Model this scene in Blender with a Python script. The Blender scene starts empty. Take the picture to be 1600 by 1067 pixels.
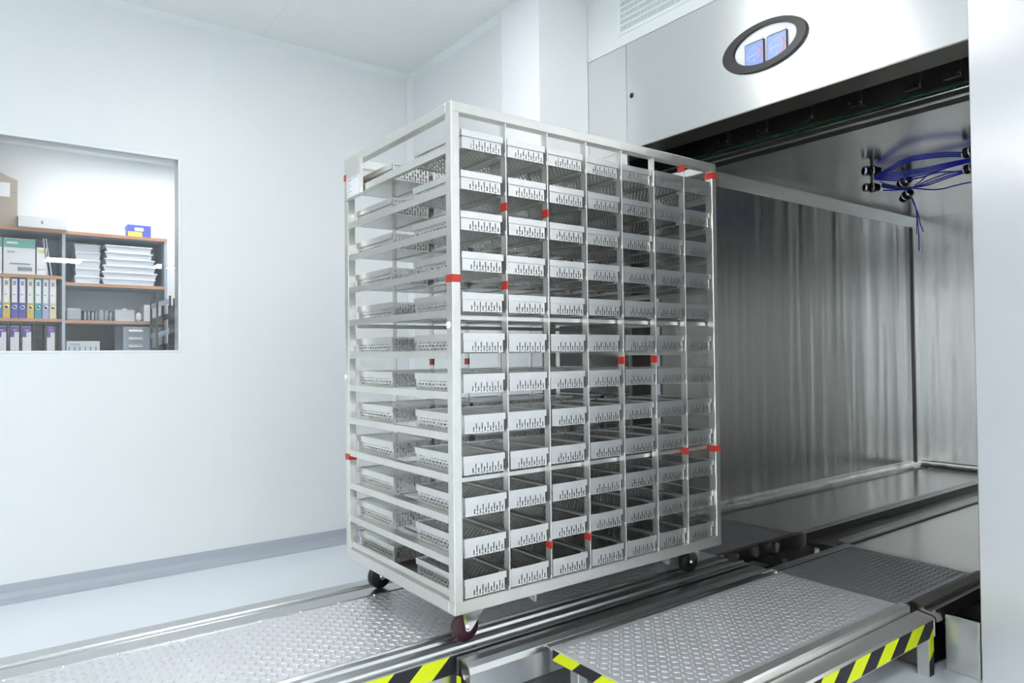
import bpy, math, random
from mathutils import Vector, Matrix
random.seed(7)
sc = bpy.context.scene
col = sc.collection

# ------------------------------------------------------------------ camera, world, exposure
CAM = Vector((-1.18592, -1.91429, 1.19070))
YAW, PITCH, ROLL, FOC = 0.931954, 0.018146, -0.00994, 1098.22   # focal length in pixels of a 1600 px wide frame
def cam_basis():
    cy, sy, cp, sp = math.cos(YAW), math.sin(YAW), math.cos(PITCH), math.sin(PITCH)
    f = Vector((cy*cp, sy*cp, sp)); r = Vector((sy, -cy, 0)); u = r.cross(f)
    c, s = math.cos(ROLL), math.sin(ROLL)
    return c*r + s*u, -s*r + c*u, f
RR, UU, FF = cam_basis()
cd = bpy.data.cameras.new('camera'); cam = bpy.data.objects.new('camera', cd); col.objects.link(cam)
cd.sensor_width = 36; cd.lens = FOC*36/1600; cd.clip_start = .02; cd.clip_end = 60
cam.matrix_world = Matrix(((RR.x, UU.x, -FF.x, CAM.x), (RR.y, UU.y, -FF.y, CAM.y), (RR.z, UU.z, -FF.z, CAM.z), (0, 0, 0, 1)))
sc.camera = cam
w = bpy.data.worlds.new('world'); sc.world = w; w.use_nodes = True
w.node_tree.nodes['Background'].inputs[0].default_value = (.8, .9, 1, 1)
w.node_tree.nodes['Background'].inputs[1].default_value = .3
sc.view_settings.view_transform = 'Standard'; sc.view_settings.look = 'None'
sc.view_settings.gamma = 1; sc.view_settings.use_curve_mapping = False
sc.view_settings.exposure = 0.0
LAMP = 22.0          # radiance of the ceiling light panels
LAMP_BACK = 14.0     # radiance of the store room's ceiling light

def at(px, py, ax, val):
    """point of the place seen at a pixel of the photograph, on the plane where coordinate ax equals val"""
    d = RR*((px-800)/FOC) + UU*((533.5-py)/FOC) + FF
    return CAM + d*((val-CAM[ax])/d[ax])

# ------------------------------------------------------------------ materials
def nt(name):
    m = bpy.data.materials.new(name); m.use_nodes = True
    return m, m.node_tree, m.node_tree.nodes['Principled BSDF']
def plain(name, c, rough=.5, metal=0., noise=0.0, scale=8., emit=0., spec=.5):
    m, t, b = nt(name)
    b.inputs['Roughness'].default_value = rough; b.inputs['Metallic'].default_value = metal
    b.inputs['Specular IOR Level'].default_value = spec
    n = t.nodes.new('ShaderNodeTexNoise'); n.inputs['Scale'].default_value = scale; n.inputs['Detail'].default_value = 3
    tc = t.nodes.new('ShaderNodeTexCoord'); t.links.new(tc.outputs['Object'], n.inputs['Vector'])
    mx = t.nodes.new('ShaderNodeMix'); mx.data_type = 'RGBA'
    k = max(noise, .01)
    mx.inputs[6].default_value = (*[min(1, v*(1-k)) for v in c], 1); mx.inputs[7].default_value = (*[min(1, v*(1+k)) for v in c], 1)
    t.links.new(n.outputs['Fac'], mx.inputs[0]); t.links.new(mx.outputs[2], b.inputs['Base Color'])
    if emit:
        b.inputs['Emission Color'].default_value = (*c, 1); b.inputs['Emission Strength'].default_value = emit
    return m
def steel(name, c, rough, stretch=(1, 1, 1), scale=40., dr=.08, bump=.0, cvar=.06, wave=None, metal=1., aniso=None):
    """brushed stainless steel: noise stretched along the grain drives roughness, tone and a fine bump"""
    m, t, b = nt(name)
    b.inputs['Metallic'].default_value = metal
    if aniso:      # brushed grain: reflections smear along this direction
        b.inputs['Anisotropic'].default_value = .75
        cv = t.nodes.new('ShaderNodeCombineXYZ')
        for k in range(3): cv.inputs[k].default_value = aniso[k]
        t.links.new(cv.outputs[0], b.inputs['Tangent'])
    tc = t.nodes.new('ShaderNodeTexCoord'); mp = t.nodes.new('ShaderNodeMapping'); mp.inputs['Scale'].default_value = stretch
    n = t.nodes.new('ShaderNodeTexNoise'); n.inputs['Scale'].default_value = scale; n.inputs['Detail'].default_value = 4
    t.links.new(tc.outputs['Object'], mp.inputs[0]); t.links.new(mp.outputs[0], n.inputs['Vector'])
    r = t.nodes.new('ShaderNodeMapRange'); r.inputs[3].default_value = max(.03, rough-dr); r.inputs[4].default_value = rough+dr
    t.links.new(n.outputs['Fac'], r.inputs[0]); t.links.new(r.outputs[0], b.inputs['Roughness'])
    mx = t.nodes.new('ShaderNodeMix'); mx.data_type = 'RGBA'
    mx.inputs[6].default_value = (*[v*(1-cvar) for v in c], 1); mx.inputs[7].default_value = (*[min(1, v*(1+cvar)) for v in c], 1)
    t.links.new(n.outputs['Fac'], mx.inputs[0]); t.links.new(mx.outputs[2], b.inputs['Base Color'])
    if bump or wave:
        bp = t.nodes.new('ShaderNodeBump'); bp.inputs['Strength'].default_value = 1.0; bp.inputs['Distance'].default_value = bump or wave[1]
        if wave:      # gently buckled sheet
            n2 = t.nodes.new('ShaderNodeTexNoise'); n2.inputs['Scale'].default_value = 1; n2.inputs['Detail'].default_value = 1.5
            mp2 = t.nodes.new('ShaderNodeMapping'); mp2.inputs['Scale'].default_value = wave[0]
            t.links.new(tc.outputs['Object'], mp2.inputs[0]); t.links.new(mp2.outputs[0], n2.inputs['Vector'])
            t.links.new(n2.outputs['Fac'], bp.inputs['Height'])
        else:
            t.links.new(n.outputs['Fac'], bp.inputs['Height'])
        t.links.new(bp.outputs[0], b.inputs['Normal'])
    return m
def glass_mat(name, tint=(1, 1, 1), ior=1.5):
    m, t, b = nt(name); t.nodes.remove(b)
    tr = t.nodes.new('ShaderNodeBsdfTransparent'); tr.inputs[0].default_value = (*tint, 1)
    gl = t.nodes.new('ShaderNodeBsdfGlossy'); gl.inputs['Roughness'].default_value = .0
    fr = t.nodes.new('ShaderNodeFresnel'); fr.inputs[0].default_value = ior
    mx = t.nodes.new('ShaderNodeMixShader'); t.links.new(fr.outputs[0], mx.inputs[0])
    t.links.new(tr.outputs[0], mx.inputs[1]); t.links.new(gl.outputs[0], mx.inputs[2])
    t.links.new(mx.outputs[0], t.nodes['Material Output'].inputs[0])
    return m
def hazard(name):
    m, t, b = nt(name); b.inputs['Roughness'].default_value = .6
    tc = t.nodes.new('ShaderNodeTexCoord'); dt = t.nodes.new('ShaderNodeVectorMath'); dt.operation = 'DOT_PRODUCT'
    dt.inputs[1].default_value = (1, -1, -1.15)
    t.links.new(tc.outputs['Object'], dt.inputs[0])
    mm = t.nodes.new('ShaderNodeMath'); mm.operation = 'MULTIPLY'; mm.inputs[1].default_value = 1/.195
    ph = t.nodes.new('ShaderNodeMath'); ph.inputs[1].default_value = .5
    fr = t.nodes.new('ShaderNodeMath'); fr.operation = 'FRACT'; gt = t.nodes.new('ShaderNodeMath'); gt.operation = 'GREATER_THAN'; gt.inputs[1].default_value = .5
    t.links.new(dt.outputs['Value'], mm.inputs[0]); t.links.new(mm.outputs[0], ph.inputs[0]); t.links.new(ph.outputs[0], fr.inputs[0]); t.links.new(fr.outputs[0], gt.inputs[0])
    mx = t.nodes.new('ShaderNodeMix'); mx.data_type = 'RGBA'; mx.inputs[6].default_value = (.012, .011, .018, 1); mx.inputs[7].default_value = (.72, .82, .0, 1)
    t.links.new(gt.outputs[0], mx.inputs[0]); t.links.new(mx.outputs[2], b.inputs['Base Color'])
    return m

M = dict(
    wall=plain('wall_panel_white', (.857, .890, .896), .42, noise=.012, scale=1.2),
    column=plain('white_column_panel', (.93, .95, .97), .3),
    ceil=plain('ceiling_white', (.92, .95, .94), .6, noise=.012, scale=.8),
    floor=plain('resin_floor', (.86, .91, .97), .22, noise=.015, scale=1.5),
    base=plain('grey_baseboard', (.46, .50, .56), .4),
    trim=plain('trim_white', (.86, .91, .91), .35),
    lamp=plain('light_panel', (1, 1, 1), .5, emit=LAMP),
    lampb=plain('store_light_panel', (1, 1, 1), .5, emit=LAMP_BACK),
    lampframe=plain('lamp_frame_white', (.85, .87, .88), .4),
    cart=steel('satin_steel', (.77, .765, .725), .34, (1, 1, 1), 30, .05, metal=.85),
    tray=steel('tray_steel', (.80, .80, .775), .36, (1, 1, 1), 25, .05, metal=.93),
    traybody=steel('tray_body_steel', (.78, .78, .755), .34, (1, 1, 1), 25, .05, metal=.93),
    deck=steel('shade_toned_sheet_steel', (.62, .625, .60), .20, (1, 1, 1), 25, .04),  # darker than the tray steel: shade between trays put into the base colour
    panel=steel('brushed_front_steel', (.82, .82, .81), .33, (1, 1, 6), 4, .015, cvar=.01, aniso=(0, 0, 1)),
    pillar=steel('brushed_pillar_steel', (.66, .66, .675), .30, (1, .3, 6), 3, .02, cvar=.012, aniso=(0, 1, 0)),
    chamber=steel('chamber_steel', (.86, .86, .84), .24, (8, 8, .5), 6, .05, cvar=.05, wave=((7, 7, .3), .012), metal=.9),
    chambertop=steel('chamber_ceiling_steel', (.84, .83, .82), .22, (2, 2, 2), 6, .04, cvar=.06, wave=((1.6, 1.6, 1.2), .014), metal=.9),
    chfloor=steel('chamber_floor_steel', (.68, .68, .67), .2, (1, 6, 1), 3, .03, cvar=.03, wave=((1.5, 1.5, 1), .004), metal=.92),
    rail=steel('rail_steel', (.62, .63, .63), .27, (.2, 2, 2), 3, .015, cvar=.015, metal=1),
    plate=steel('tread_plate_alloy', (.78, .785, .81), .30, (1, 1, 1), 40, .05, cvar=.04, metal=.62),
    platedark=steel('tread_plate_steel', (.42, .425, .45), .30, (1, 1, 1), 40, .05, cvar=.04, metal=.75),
    dark=plain('recess_shade_black', (.02, .02, .018), .5),  # near-black puts the shade of voids and slots into the colour
    darksteel=steel('dark_steel', (.22, .21, .19), .35, (1, 1, 1), 20, .05),
    green=plain('green_gasket', (.01, .05, .02), .25),
    chrome=steel('chrome', (.85, .85, .86), .12, (1, 1, 1), 20, .03),
    black=plain('black_rubber', (.012, .012, .014), .4),
    wheel=plain('maroon_wheel', (.055, .018, .025), .25),
    red=plain('red_tape', (.56, .045, .03), .4),
    paper=plain('white_paper', (.93, .94, .96), .6),
    cap=plain('white_plastic', (.9, .9, .9), .35),
    ink=plain('grey_print', (.3, .32, .36), .6),
    hazard=hazard('hazard_tape'),
    gauge=plain('blue_gauge_face', (.26, .38, .80), .3, emit=.0),
    gring=plain('pale_gauge_scale', (.6, .7, .95), .4),
    gred=plain('red_gauge_scale', (.85, .22, .2), .4),
    glass=glass_mat('window_glass'),
    blue=plain('blue_cable', (.02, .045, .85), .35),
    shelf=plain('shelf_greyblue', (.48, .56, .64), .5),
    wood=plain('shelf_beech_edge', (.62, .31, .17), .5, noise=.12, scale=14),
    navy=plain('dark_reflection_panel', (.008, .016, .028), .9, spec=.1),  # near-black stands in for a dark reflection in the window glass
    card=plain('cardboard', (.50, .42, .35), .7, noise=.05, scale=10),
    bgreen=plain('box_green', (.20, .52, .42), .5), bblue=plain('box_blue', (.10, .14, .62), .5), byel=plain('box_yellow', (.85, .76, .15), .5),
    bin_blue=plain('binder_blue', (.03, .17, .62), .4), bin_yel=plain('binder_yellow', (.72, .50, .04), .4),
    bin_ind=plain('binder_indigo', (.05, .06, .45), .4), bin_teal=plain('binder_teal', (.0, .35, .36), .4),
    bin_lil=plain('binder_lilac', (.42, .44, .75), .4), bin_cream=plain('binder_cream', (.78, .70, .42), .4),
    purple=plain('label_purple', (.13, .06, .42), .5),
    frosted=plain('frosted_plastic', (.72, .77, .83), .3, noise=.06, scale=20),
    rack=plain('black_rack', (.03, .035, .04), .4),
    jar=plain('clear_jar', (.42, .46, .48), .15),
)

# ------------------------------------------------------------------ mesh helpers
class MB:
    def __init__(s): s.v, s.f, s.mi, s.sm, s.mats = [], [], [], [], []
    def _m(s, m):
        if m not in s.mats: s.mats.append(m)
        return s.mats.index(m)
    def add(s, vs, fs, m, smooth=False):
        o = len(s.v); s.v += [tuple(p) for p in vs]; k = s._m(m)
        for f in fs: s.f.append([i+o for i in f]); s.mi.append(k); s.sm.append(smooth)
    def box(s, x0, x1, y0, y1, z0, z1, m, bev=0.):
        x0, x1 = sorted((x0, x1)); y0, y1 = sorted((y0, y1)); z0, z1 = sorted((z0, z1))
        if not bev:
            s.add([(x0,y0,z0),(x1,y0,z0),(x1,y1,z0),(x0,y1,z0),(x0,y0,z1),(x1,y0,z1),(x1,y1,z1),(x0,y1,z1)],
                  [(3,2,1,0),(4,5,6,7),(0,1,5,4),(1,2,6,5),(2,3,7,6),(3,0,4,7)], m); return
        b = min(bev, (x1-x0)*.49, (y1-y0)*.49, (z1-z0)*.49); P = []; idx = {}
        for i, (X, sx) in enumerate(((x0, 1), (x1, -1))):
            for j, (Y, sy) in enumerate(((y0, 1), (y1, -1))):
                for k, (Z, sz) in enumerate(((z0, 1), (z1, -1))):
                    for a in range(3):      # a = the axis on which the vertex stays on the face
                        q = [X+sx*b, Y+sy*b, Z+sz*b]; q[a] = (X, Y, Z)[a]
                        idx[i, j, k, a] = len(P); P.append(q)
        F = []
        I = idx
        for i in (0, 1): q = [I[i,0,0,0], I[i,1,0,0], I[i,1,1,0], I[i,0,1,0]]; F.append(q if i else q[::-1])
        for j in (0, 1): q = [I[0,j,0,1], I[0,j,1,1], I[1,j,1,1], I[1,j,0,1]]; F.append(q if j else q[::-1])
        for k in (0, 1): q = [I[0,0,k,2], I[1,0,k,2], I[1,1,k,2], I[0,1,k,2]]; F.append(q if k else q[::-1])
        for j in (0, 1):
            for k in (0, 1): q = [I[0,j,k,1], I[1,j,k,1], I[1,j,k,2], I[0,j,k,2]]; F.append(q if (j == k) == 0 else q[::-1])
        for i in (0, 1):
            for k in (0, 1): q = [I[i,0,k,0], I[i,1,k,0], I[i,1,k,2], I[i,0,k,2]]; F.append(q if (i == k) else q[::-1])
        for i in (0, 1):
            for j in (0, 1): q = [I[i,j,0,0], I[i,j,1,0], I[i,j,1,1], I[i,j,0,1]]; F.append(q if (i == j) == 0 else q[::-1])
        for i in (0, 1):
            for j in (0, 1):
                for k in (0, 1):
                    q = [I[i,j,k,0], I[i,j,k,1], I[i,j,k,2]]; F.append(q if (i+j+k) % 2 else q[::-1])
        s.add(P, F, m)
    def extrude(s, prof, a0, a1, m, axis=0, smooth=False):
        """closed polygon prof (pairs on the two other axes) swept along an axis"""
        n = len(prof)
        def pt(a, p): q = list(p); q.insert(axis, a); return q
        vs = [pt(a0, p) for p in prof] + [pt(a1, p) for p in prof]
        s.add(vs, [(i, (i+1) % n, n+(i+1) % n, n+i) for i in range(n)], m, smooth)
        s.add(vs, [tuple(range(n))[::-1], tuple(range(n, 2*n))], m)
    def ribbon(s, prof, a0, a1, t, m, axis=0):
        """open folded sheet of thickness t swept along an axis"""
        n = len(prof); nor = []
        for i in range(n):
            p, q = prof[max(i-1, 0)], prof[min(i+1, n-1)]
            d = Vector((q[0]-p[0], q[1]-p[1])); d = Vector((-d.y, d.x)).normalized() if d.length else Vector((0, 1)); nor.append(d)
        s.extrude([tuple(p) for p in prof] + [(prof[i][0]-nor[i].x*t, prof[i][1]-nor[i].y*t) for i in range(n-1, -1, -1)], a0, a1, m, axis)
    def cyl(s, c0, c1, r, m, n=16, r1=None, cap=True):
        c0, c1 = Vector(c0), Vector(c1); r1 = r if r1 is None else r1
        d = (c1-c0).normalized(); a = d.orthogonal().normalized(); b = d.cross(a)
        A = [c0+(a*math.cos(2*math.pi*i/n)+b*math.sin(2*math.pi*i/n))*r for i in range(n)]
        B = [c1+(a*math.cos(2*math.pi*i/n)+b*math.sin(2*math.pi*i/n))*r1 for i in range(n)]
        s.add(A+B, [(i, (i+1) % n, n+(i+1) % n, n+i) for i in range(n)], m, True)
        if cap: s.add(A, [tuple(range(n))[::-1]], m); s.add(B, [tuple(range(n))], m)
    def lathe(s, prof, c, ax, m, n=24):
        """(radius, height) profile turned about the axis ax through c"""
        c = Vector(c); d = Vector(ax).normalized(); a = d.orthogonal().normalized(); b = d.cross(a); k = len(prof)
        vs = [c+d*h+(a*math.cos(2*math.pi*i/n)+b*math.sin(2*math.pi*i/n))*r for i in range(n) for r, h in prof]
        s.add(vs, [(i*k+j, ((i+1) % n)*k+j, ((i+1) % n)*k+j+1, i*k+j+1) for i in range(n) for j in range(k-1)], m, True)
    def tube(s, pts, r, m, n=6):
        pts = [Vector(p) for p in pts]; prev = None; rings = []
        for i, p in enumerate(pts):
            d = (pts[min(i+1, len(pts)-1)]-pts[max(i-1, 0)]).normalized()
            a = d.orthogonal().normalized() if prev is None else (prev-d*prev.dot(d)).normalized()
            prev = a; b = d.cross(a)
            rings += [p+(a*math.cos(2*math.pi*k/n)+b*math.sin(2*math.pi*k/n))*r for k in range(n)]
        s.add(rings, [(i*n+k, i*n+(k+1) % n, (i+1)*n+(k+1) % n, (i+1)*n+k) for i in range(len(pts)-1) for k in range(n)], m, True)
    def perf(s, o, U, V, W, H, cols_, m):
        """flat sheet W x H with real slots; cols_: sorted (u0, u1, [(v0, v1), ...], long axis 'u' or 'v')"""
        o, U, V = Vector(o), Vector(U), Vector(V)
        P = lambda u, v: o+U*u+V*v
        vs, fs = [], []
        def face(*uv):
            k = len(vs); vs.extend(P(*q) for q in uv); fs.append(tuple(range(k, k+len(uv))))
        u = 0.
        for u0, u1, hs, ax in cols_:
            face((u, 0), (u0, 0), (u0, H), (u, H)); v = 0.; u = u1
            for v0, v1 in hs:
                face((u0, v), (u1, v), (u1, v0), (u0, v0)); v = v1
                c = .35*min(u1-u0, v1-v0)
                face((u0, v0), (u0+c, v0), (u0, v0+c)); face((u1-c, v0), (u1, v0), (u1, v0+c))
                face((u0, v1-c), (u0+c, v1), (u0, v1)); face((u1, v1-c), (u1, v1), (u1-c, v1))
            face((u0, v), (u1, v), (u1, H), (u0, H))
        face((u, 0), (W, 0), (W, H), (u, H))
        s.add(vs, fs, m)
    def build(s, name, parent=None, link=True):
        me = bpy.data.meshes.new(name); me.from_pydata(s.v, [], s.f)
        for k in s.mats: me.materials.append(M[k])
        me.polygons.foreach_set('material_index', s.mi); me.polygons.foreach_set('use_smooth', s.sm); me.update()
        o = bpy.data.objects.new(name, me); col.objects.link(o)
        if parent is not None: o.parent = parent
        return o
def tag(o, label=None, cat=None, group=None, kind=None):
    for k, v in (('label', label), ('category', cat), ('group', group), ('kind', kind)):
        if v: o[k] = v
    return o
def empty(name, label, cat, loc=(0, 0, 0), group=None):
    o = bpy.data.objects.new(name, None); o.empty_display_size = .05; o.location = loc; col.objects.link(o)
    return tag(o, label, cat, group)
def struct(b, name): return tag(b.build(name), kind='structure')
def onebox(name, mat, *d, parent=None, bev=0.):
    b = MB(); b.box(*d, mat, bev); return b.build(name, parent)
def local(b, loc):      # shift the mesh so that its Empty can stand at loc
    b.v = [(x-loc[0], y-loc[1], z-loc[2]) for x, y, z in b.v]; return b

# ------------------------------------------------------------------ room shell
XP, YW, CZ = 1.447, 2.356, 3.11      # plane of the steel front, window wall, ceiling height
XF = 1.14                            # far wall
WX0, WX1, WZ0, WZ1 = -2.35, -.322, 1.220, 2.322
b = MB(); b.box(-5.6, 4.1, -10.9, 3.95, -.1, 0, 'floor'); struct(b, 'floor')
b = MB(); b.box(-5.6, 4.1, -10.9, YW+.1, CZ, CZ+.1, 'ceil'); struct(b, 'ceiling')
b = MB()
b.box(-5.6, WX0, YW, YW+.1, 0, CZ, 'wall'); b.box(WX1, XF, YW, YW+.1, 0, CZ, 'wall')
b.box(WX0, WX1, YW, YW+.1, 0, WZ0, 'wall'); b.box(WX0, WX1, YW, YW+.1, WZ1, CZ, 'wall'); struct(b, 'wall_left')
b = MB(); b.box(XF, XF+.1, 1.24, YW+.1, 0, CZ, 'wall'); struct(b, 'wall_far')
b = MB(); b.box(1.105, XP+.1, .911, 1.24, 0, CZ, 'column'); struct(b, 'wall_corner')
b = MB(); b.box(1.1045, XP-.001, .906, .911, 0, CZ, 'wall'); struct(b, 'trim_1')
b = MB(); b.box(XP, XP+.08, -5.2, .905, 2.786, CZ, 'wall'); b.box(XP, XP+.08, -5.2, -2.65, 0, 2.786, 'wall'); b.box(XP, 4.1, -5.28, -5.2, 0, CZ, 'wall')
struct(b, 'wall_right')
b = MB(); b.box(4.0, 4.1, -10.9, -5.28, 0, CZ, 'wall'); struct(b, 'wall_side')
b = MB(); b.box(-5.6, 4.1, -10.9, -10.8, 0, CZ, 'wall'); struct(b, 'wall_back')
b = MB(); b.box(-5.6, -5.5, -10.8, YW, 0, CZ, 'wall'); struct(b, 'wall_front')
# coved grey baseboard
cove = lambda y0: [(y0, 0), (y0, .088), (y0-.004, .088), (y0-.006, .045), (y0-.016, .022), (y0-.036, .008), (y0-.052, .003), (y0-.052, 0)]
b = MB(); b.extrude(cove(YW), -5.5, XF, 'base'); struct(b, 'baseboard_left')
b = MB(); b.box(XF-.02, XF, 1.24, YW-.052, 0, .088, 'base'); struct(b, 'baseboard_far')
# panel joints and coved corner beads
n = 2
for x in (-.181, -.060, -1.42):
    b = MB(); b.box(x-.003, x+.003, YW-.0015, YW, .09, CZ, 'trim'); struct(b, 'trim_%d' % n); n += 1
b = MB(); b.extrude([(XF-.035, YW), (XF, YW-.035), (XF, YW)], .09, CZ, 'wall', axis=2); struct(b, 'trim_%d' % n); n += 1
b = MB(); b.box(XF-.04, XF-.036, YW-.003, YW, .09, CZ, 'trim'); b.box(XF-.003, XF, YW-.04, YW-.036, .09, CZ, 'trim'); struct(b, 'trim_%d' % n); n += 1
b = MB(); b.extrude([(YW-.03, CZ), (YW, CZ-.03), (YW, CZ)], -5.5, XF, 'trim'); struct(b, 'trim_%d' % n); n += 1
b = MB(); b.extrude([(XF-.03, CZ), (XF, CZ-.03), (XF, CZ)], 1.24, YW, 'trim', axis=1); struct(b, 'trim_%d' % n); n += 1
b = MB(); b.box(.107, .113, -2, YW-.03, CZ-.0015, CZ, 'trim'); struct(b, 'trim_%d' % n); n += 1
b = MB(); b.box(XF-.0015, XF, 1.343, 1.349, .09, CZ, 'trim'); struct(b, 'trim_%d' % n); n += 1
# window: slim white frame, pane set into the wall
wr = bpy.data.objects.new('window_1', None); col.objects.link(wr); wr['kind'] = 'structure'
b = MB()
for d in ((WX0, WX1, YW-.004, YW+.10, WZ0, WZ0+.012), (WX0, WX1, YW-.004, YW+.10, WZ1-.02, WZ1), (WX1-.018, WX1, YW-.004, YW+.10, WZ0+.012, WZ1-.02), (WX0, WX0+.018, YW-.004, YW+.10, WZ0+.012, WZ1-.02)):
    b.box(*d, 'trim', .002)
b.build('window_frame', wr)
b = MB(); b.box(WX0+.018, WX1-.018, YW+.012, YW+.018, WZ0+.012, WZ1-.02, 'glass'); b.build('pane', wr)
# store room behind the window
b = MB(); b.box(-3.2, 1.5, 3.8, 3.9, 0, 2.66, 'wall'); struct(b, 'wall_store_back')
b = MB(); b.box(-3.3, -3.2, YW+.1, 3.9, 0, 2.66, 'wall'); struct(b, 'wall_store_left')
b = MB(); b.box(1.5, 1.6, YW+.1, 3.9, 0, 2.66, 'wall'); struct(b, 'wall_store_right')
b = MB(); b.box(-3.3, 1.6, YW+.1, 3.9, 2.62, 2.72, 'ceil'); struct(b, 'ceiling_store')

# ------------------------------------------------------------------ ceiling lights
def lamp(x, y, z, label, mat='lamp', s=.3, sy=None):
    sy = sy or (.42 if y < -9 else s)
    t = empty('ceiling_light', label, 'ceiling light', (x, y, z), 'ceiling light panels')
    b = MB()
    for d in ((-s-.02, s+.02, -sy-.02, -sy), (-s-.02, s+.02, sy, sy+.02), (-s-.02, -s, -sy, sy), (s, s+.02, -sy, sy)): b.box(*d, -.012, 0, 'lampframe')
    b.build('frame', t)
    b = MB(); b.box(-s, s, -sy, sy, -.008, -.001, mat); b.build('diffuser', t)
rows = {-9.5: 'farthest row', -7.3: 'second farthest row', -4.9: 'middle row', -2.6: 'row above the photographer', .2: 'row nearest the window wall'}
for x, wx in ((-3.9, 'left'), (-1.97, 'middle'), (-.04, 'right')):
    for y, wy in rows.items():
        if (x, y) in ((-.04, .2), (-1.97, .2), (-.04, -7.3), (-.04, -4.9)): continue
        lamp(x, y, CZ, 'square white ceiling light panel, %s column, %s' % (wx, wy))
lamp(-.04, .36, CZ, 'square white ceiling light panel just above the trolley, left of the steel front')
lamp(1.84, -9.5, CZ, 'square white ceiling light panel in the side bay, reflected at the window edge')
lamp(2.7, -7.3, CZ, 'square white ceiling light panel deep in the side bay')
lamp(.05, 3.20, 2.62, 'long ceiling light panel of the store room above the shelves', 'lampb', .95, .12)

# ------------------------------------------------------------------ perforated trays
PZ, NR, NC = .1333, 12, 7
TW, TD, TH = .1665, .325, .062
def tray_meshes():
    m = 'traybody'; e = .0015; w, d, h = TW-.009, TD-.009, TH-.003
    b = MB(); x0, y0 = .0045, .0045
    # front and back: staggered upright slots
    cols_ = []
    k = 11; u = .033
    for i in range(k):
        hs = [(.0022, .009), (.0125, .034)] if i % 2 else [(.005, .0215)]
        cols_.append((u, u+.0044, hs, 'v')); u += .0113
    b.perf((x0, y0, 0), (1, 0, 0), (0, 0, 1), w, h, cols_, m)
    big = []; u = .012
    for i in range(12):
        big.append((u, u+.0072, [(.004, .026), (.0315, .053)] if i % 2 else [(.0035, .012), (.0175, .0395), (.045, .055)], 'v')); u += .0118
    b.perf((x0+w, y0+d, 0), (-1, 0, 0), (0, 0, 1), w, h, big, m)
    # sides: rows of lying dashes
    def dashes(ph, ln, gap):
        r, v = [], .018+ph
        while v+ln < d-.012: r.append((v, v+ln)); v += ln+gap
        return r
    sc_ = [(.010, .014, dashes(.01, .015, .009), 'u'), (.0205, .0265, dashes(0, .016, .008), 'u'), (.033, .0355, dashes(.008, .016, .008), 'u')]
    b.perf((x0, y0+d, 0), (0, 0, 1), (0, -1, 0), h, d, sc_, m)
    b.perf((x0+w, y0, 0), (0, 0, 1), (0, 1, 0), h, d, sc_, m)
    # bottom: staggered slots
    def grid(ww, dd, mu, mv, ph=0.):
        r = []; u = mu; i = 0
        while u+.006 < ww-mu:
            hs = []; v = mv+(.0095 if i % 2 else 0)
            while v+.014 < dd-mv: hs.append((v, v+.0135)); v += .019
            r.append((u, u+.0058, hs, 'v')); u += .0096; i += 1
        return r
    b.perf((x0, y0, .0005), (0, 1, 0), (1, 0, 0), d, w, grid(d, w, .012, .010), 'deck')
    # folded foot rim
    for q in ((x0-e, x0+w+e, y0-e, y0), (x0-e, x0+w+e, y0+d, y0+d+e), (x0-e, x0, y0, y0+d), (x0+w, x0+w+e, y0, y0+d)): b.box(*q, 0, .0022, m)
    body = b
    b = MB(); m = 'tray'; z0 = TH-.022; t = .0018
    for q in ((0, TW, 0, t), (0, t, t, TD-t), (TW-t, TW, t, TD-t)): b.box(*q, z0, TH, m)
    b.box(0, TW, TD-t, TD, TH-.006, TH, m)
    # lid deck a little below the rim, perforated with a plain border
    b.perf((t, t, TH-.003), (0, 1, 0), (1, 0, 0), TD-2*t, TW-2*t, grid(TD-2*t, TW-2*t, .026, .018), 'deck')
    for px, py in ((.02, .012), (TW-.02, .012), (.02, TD-.012), (TW-.02, TD-.012)):
        b.lathe([(.0035, 0), (.003, .0015), (.0015, .0025), (0.0001, .0028)], (px, py, TH-.003), (0, 0, 1), 'chrome', 8)
    return body, b
bm_, lm_ = tray_meshes()
ORD = ['first', 'second', 'third', 'fourth', 'fifth', 'sixth', 'seventh', 'eighth', 'ninth', 'tenth', 'eleventh', 'twelfth']
proto = empty('sterilizing_tray', 'x', 'tray')
pb = bm_.build('tray_body', proto); pl = lm_.build('tray_lid', proto)
DIV = [.034, .2205, .4035, .590, .7755, .9595, 1.1435, 1.3245]
first = True
for r in range(NR):
    for c in range(NC):
        for back in (0, 1):
            if first: t = proto; first = False
            else:
                t = proto.copy(); col.objects.link(t)
                for ch in (pb, pl):
                    q = ch.copy(); col.objects.link(q); q.parent = t
            cx = (DIV[c]+DIV[c+1])/2 - TW/2 + random.uniform(-.0035, .0035)
            z = .398+PZ*(NR-1-r)+(.0012 if r < NR-1 else .0045)
            y = random.uniform(.004, .014) if not back else .505+random.uniform(-.006, .006)
            t.location = (cx, y, z) if not back else (cx+TW, y+TD, z); t.rotation_euler = (0, 0, math.pi if back else 0)
            where = 'behind the front rank' if back else 'in the front rank'
            t['label'] = 'lidded perforated steel tray %s, %s column from near post, %s row down' % (where, ORD[c], ORD[r])
            t['group'] = 'perforated trays in the trolley, %s rank' % ('rear' if back else 'front')

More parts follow.
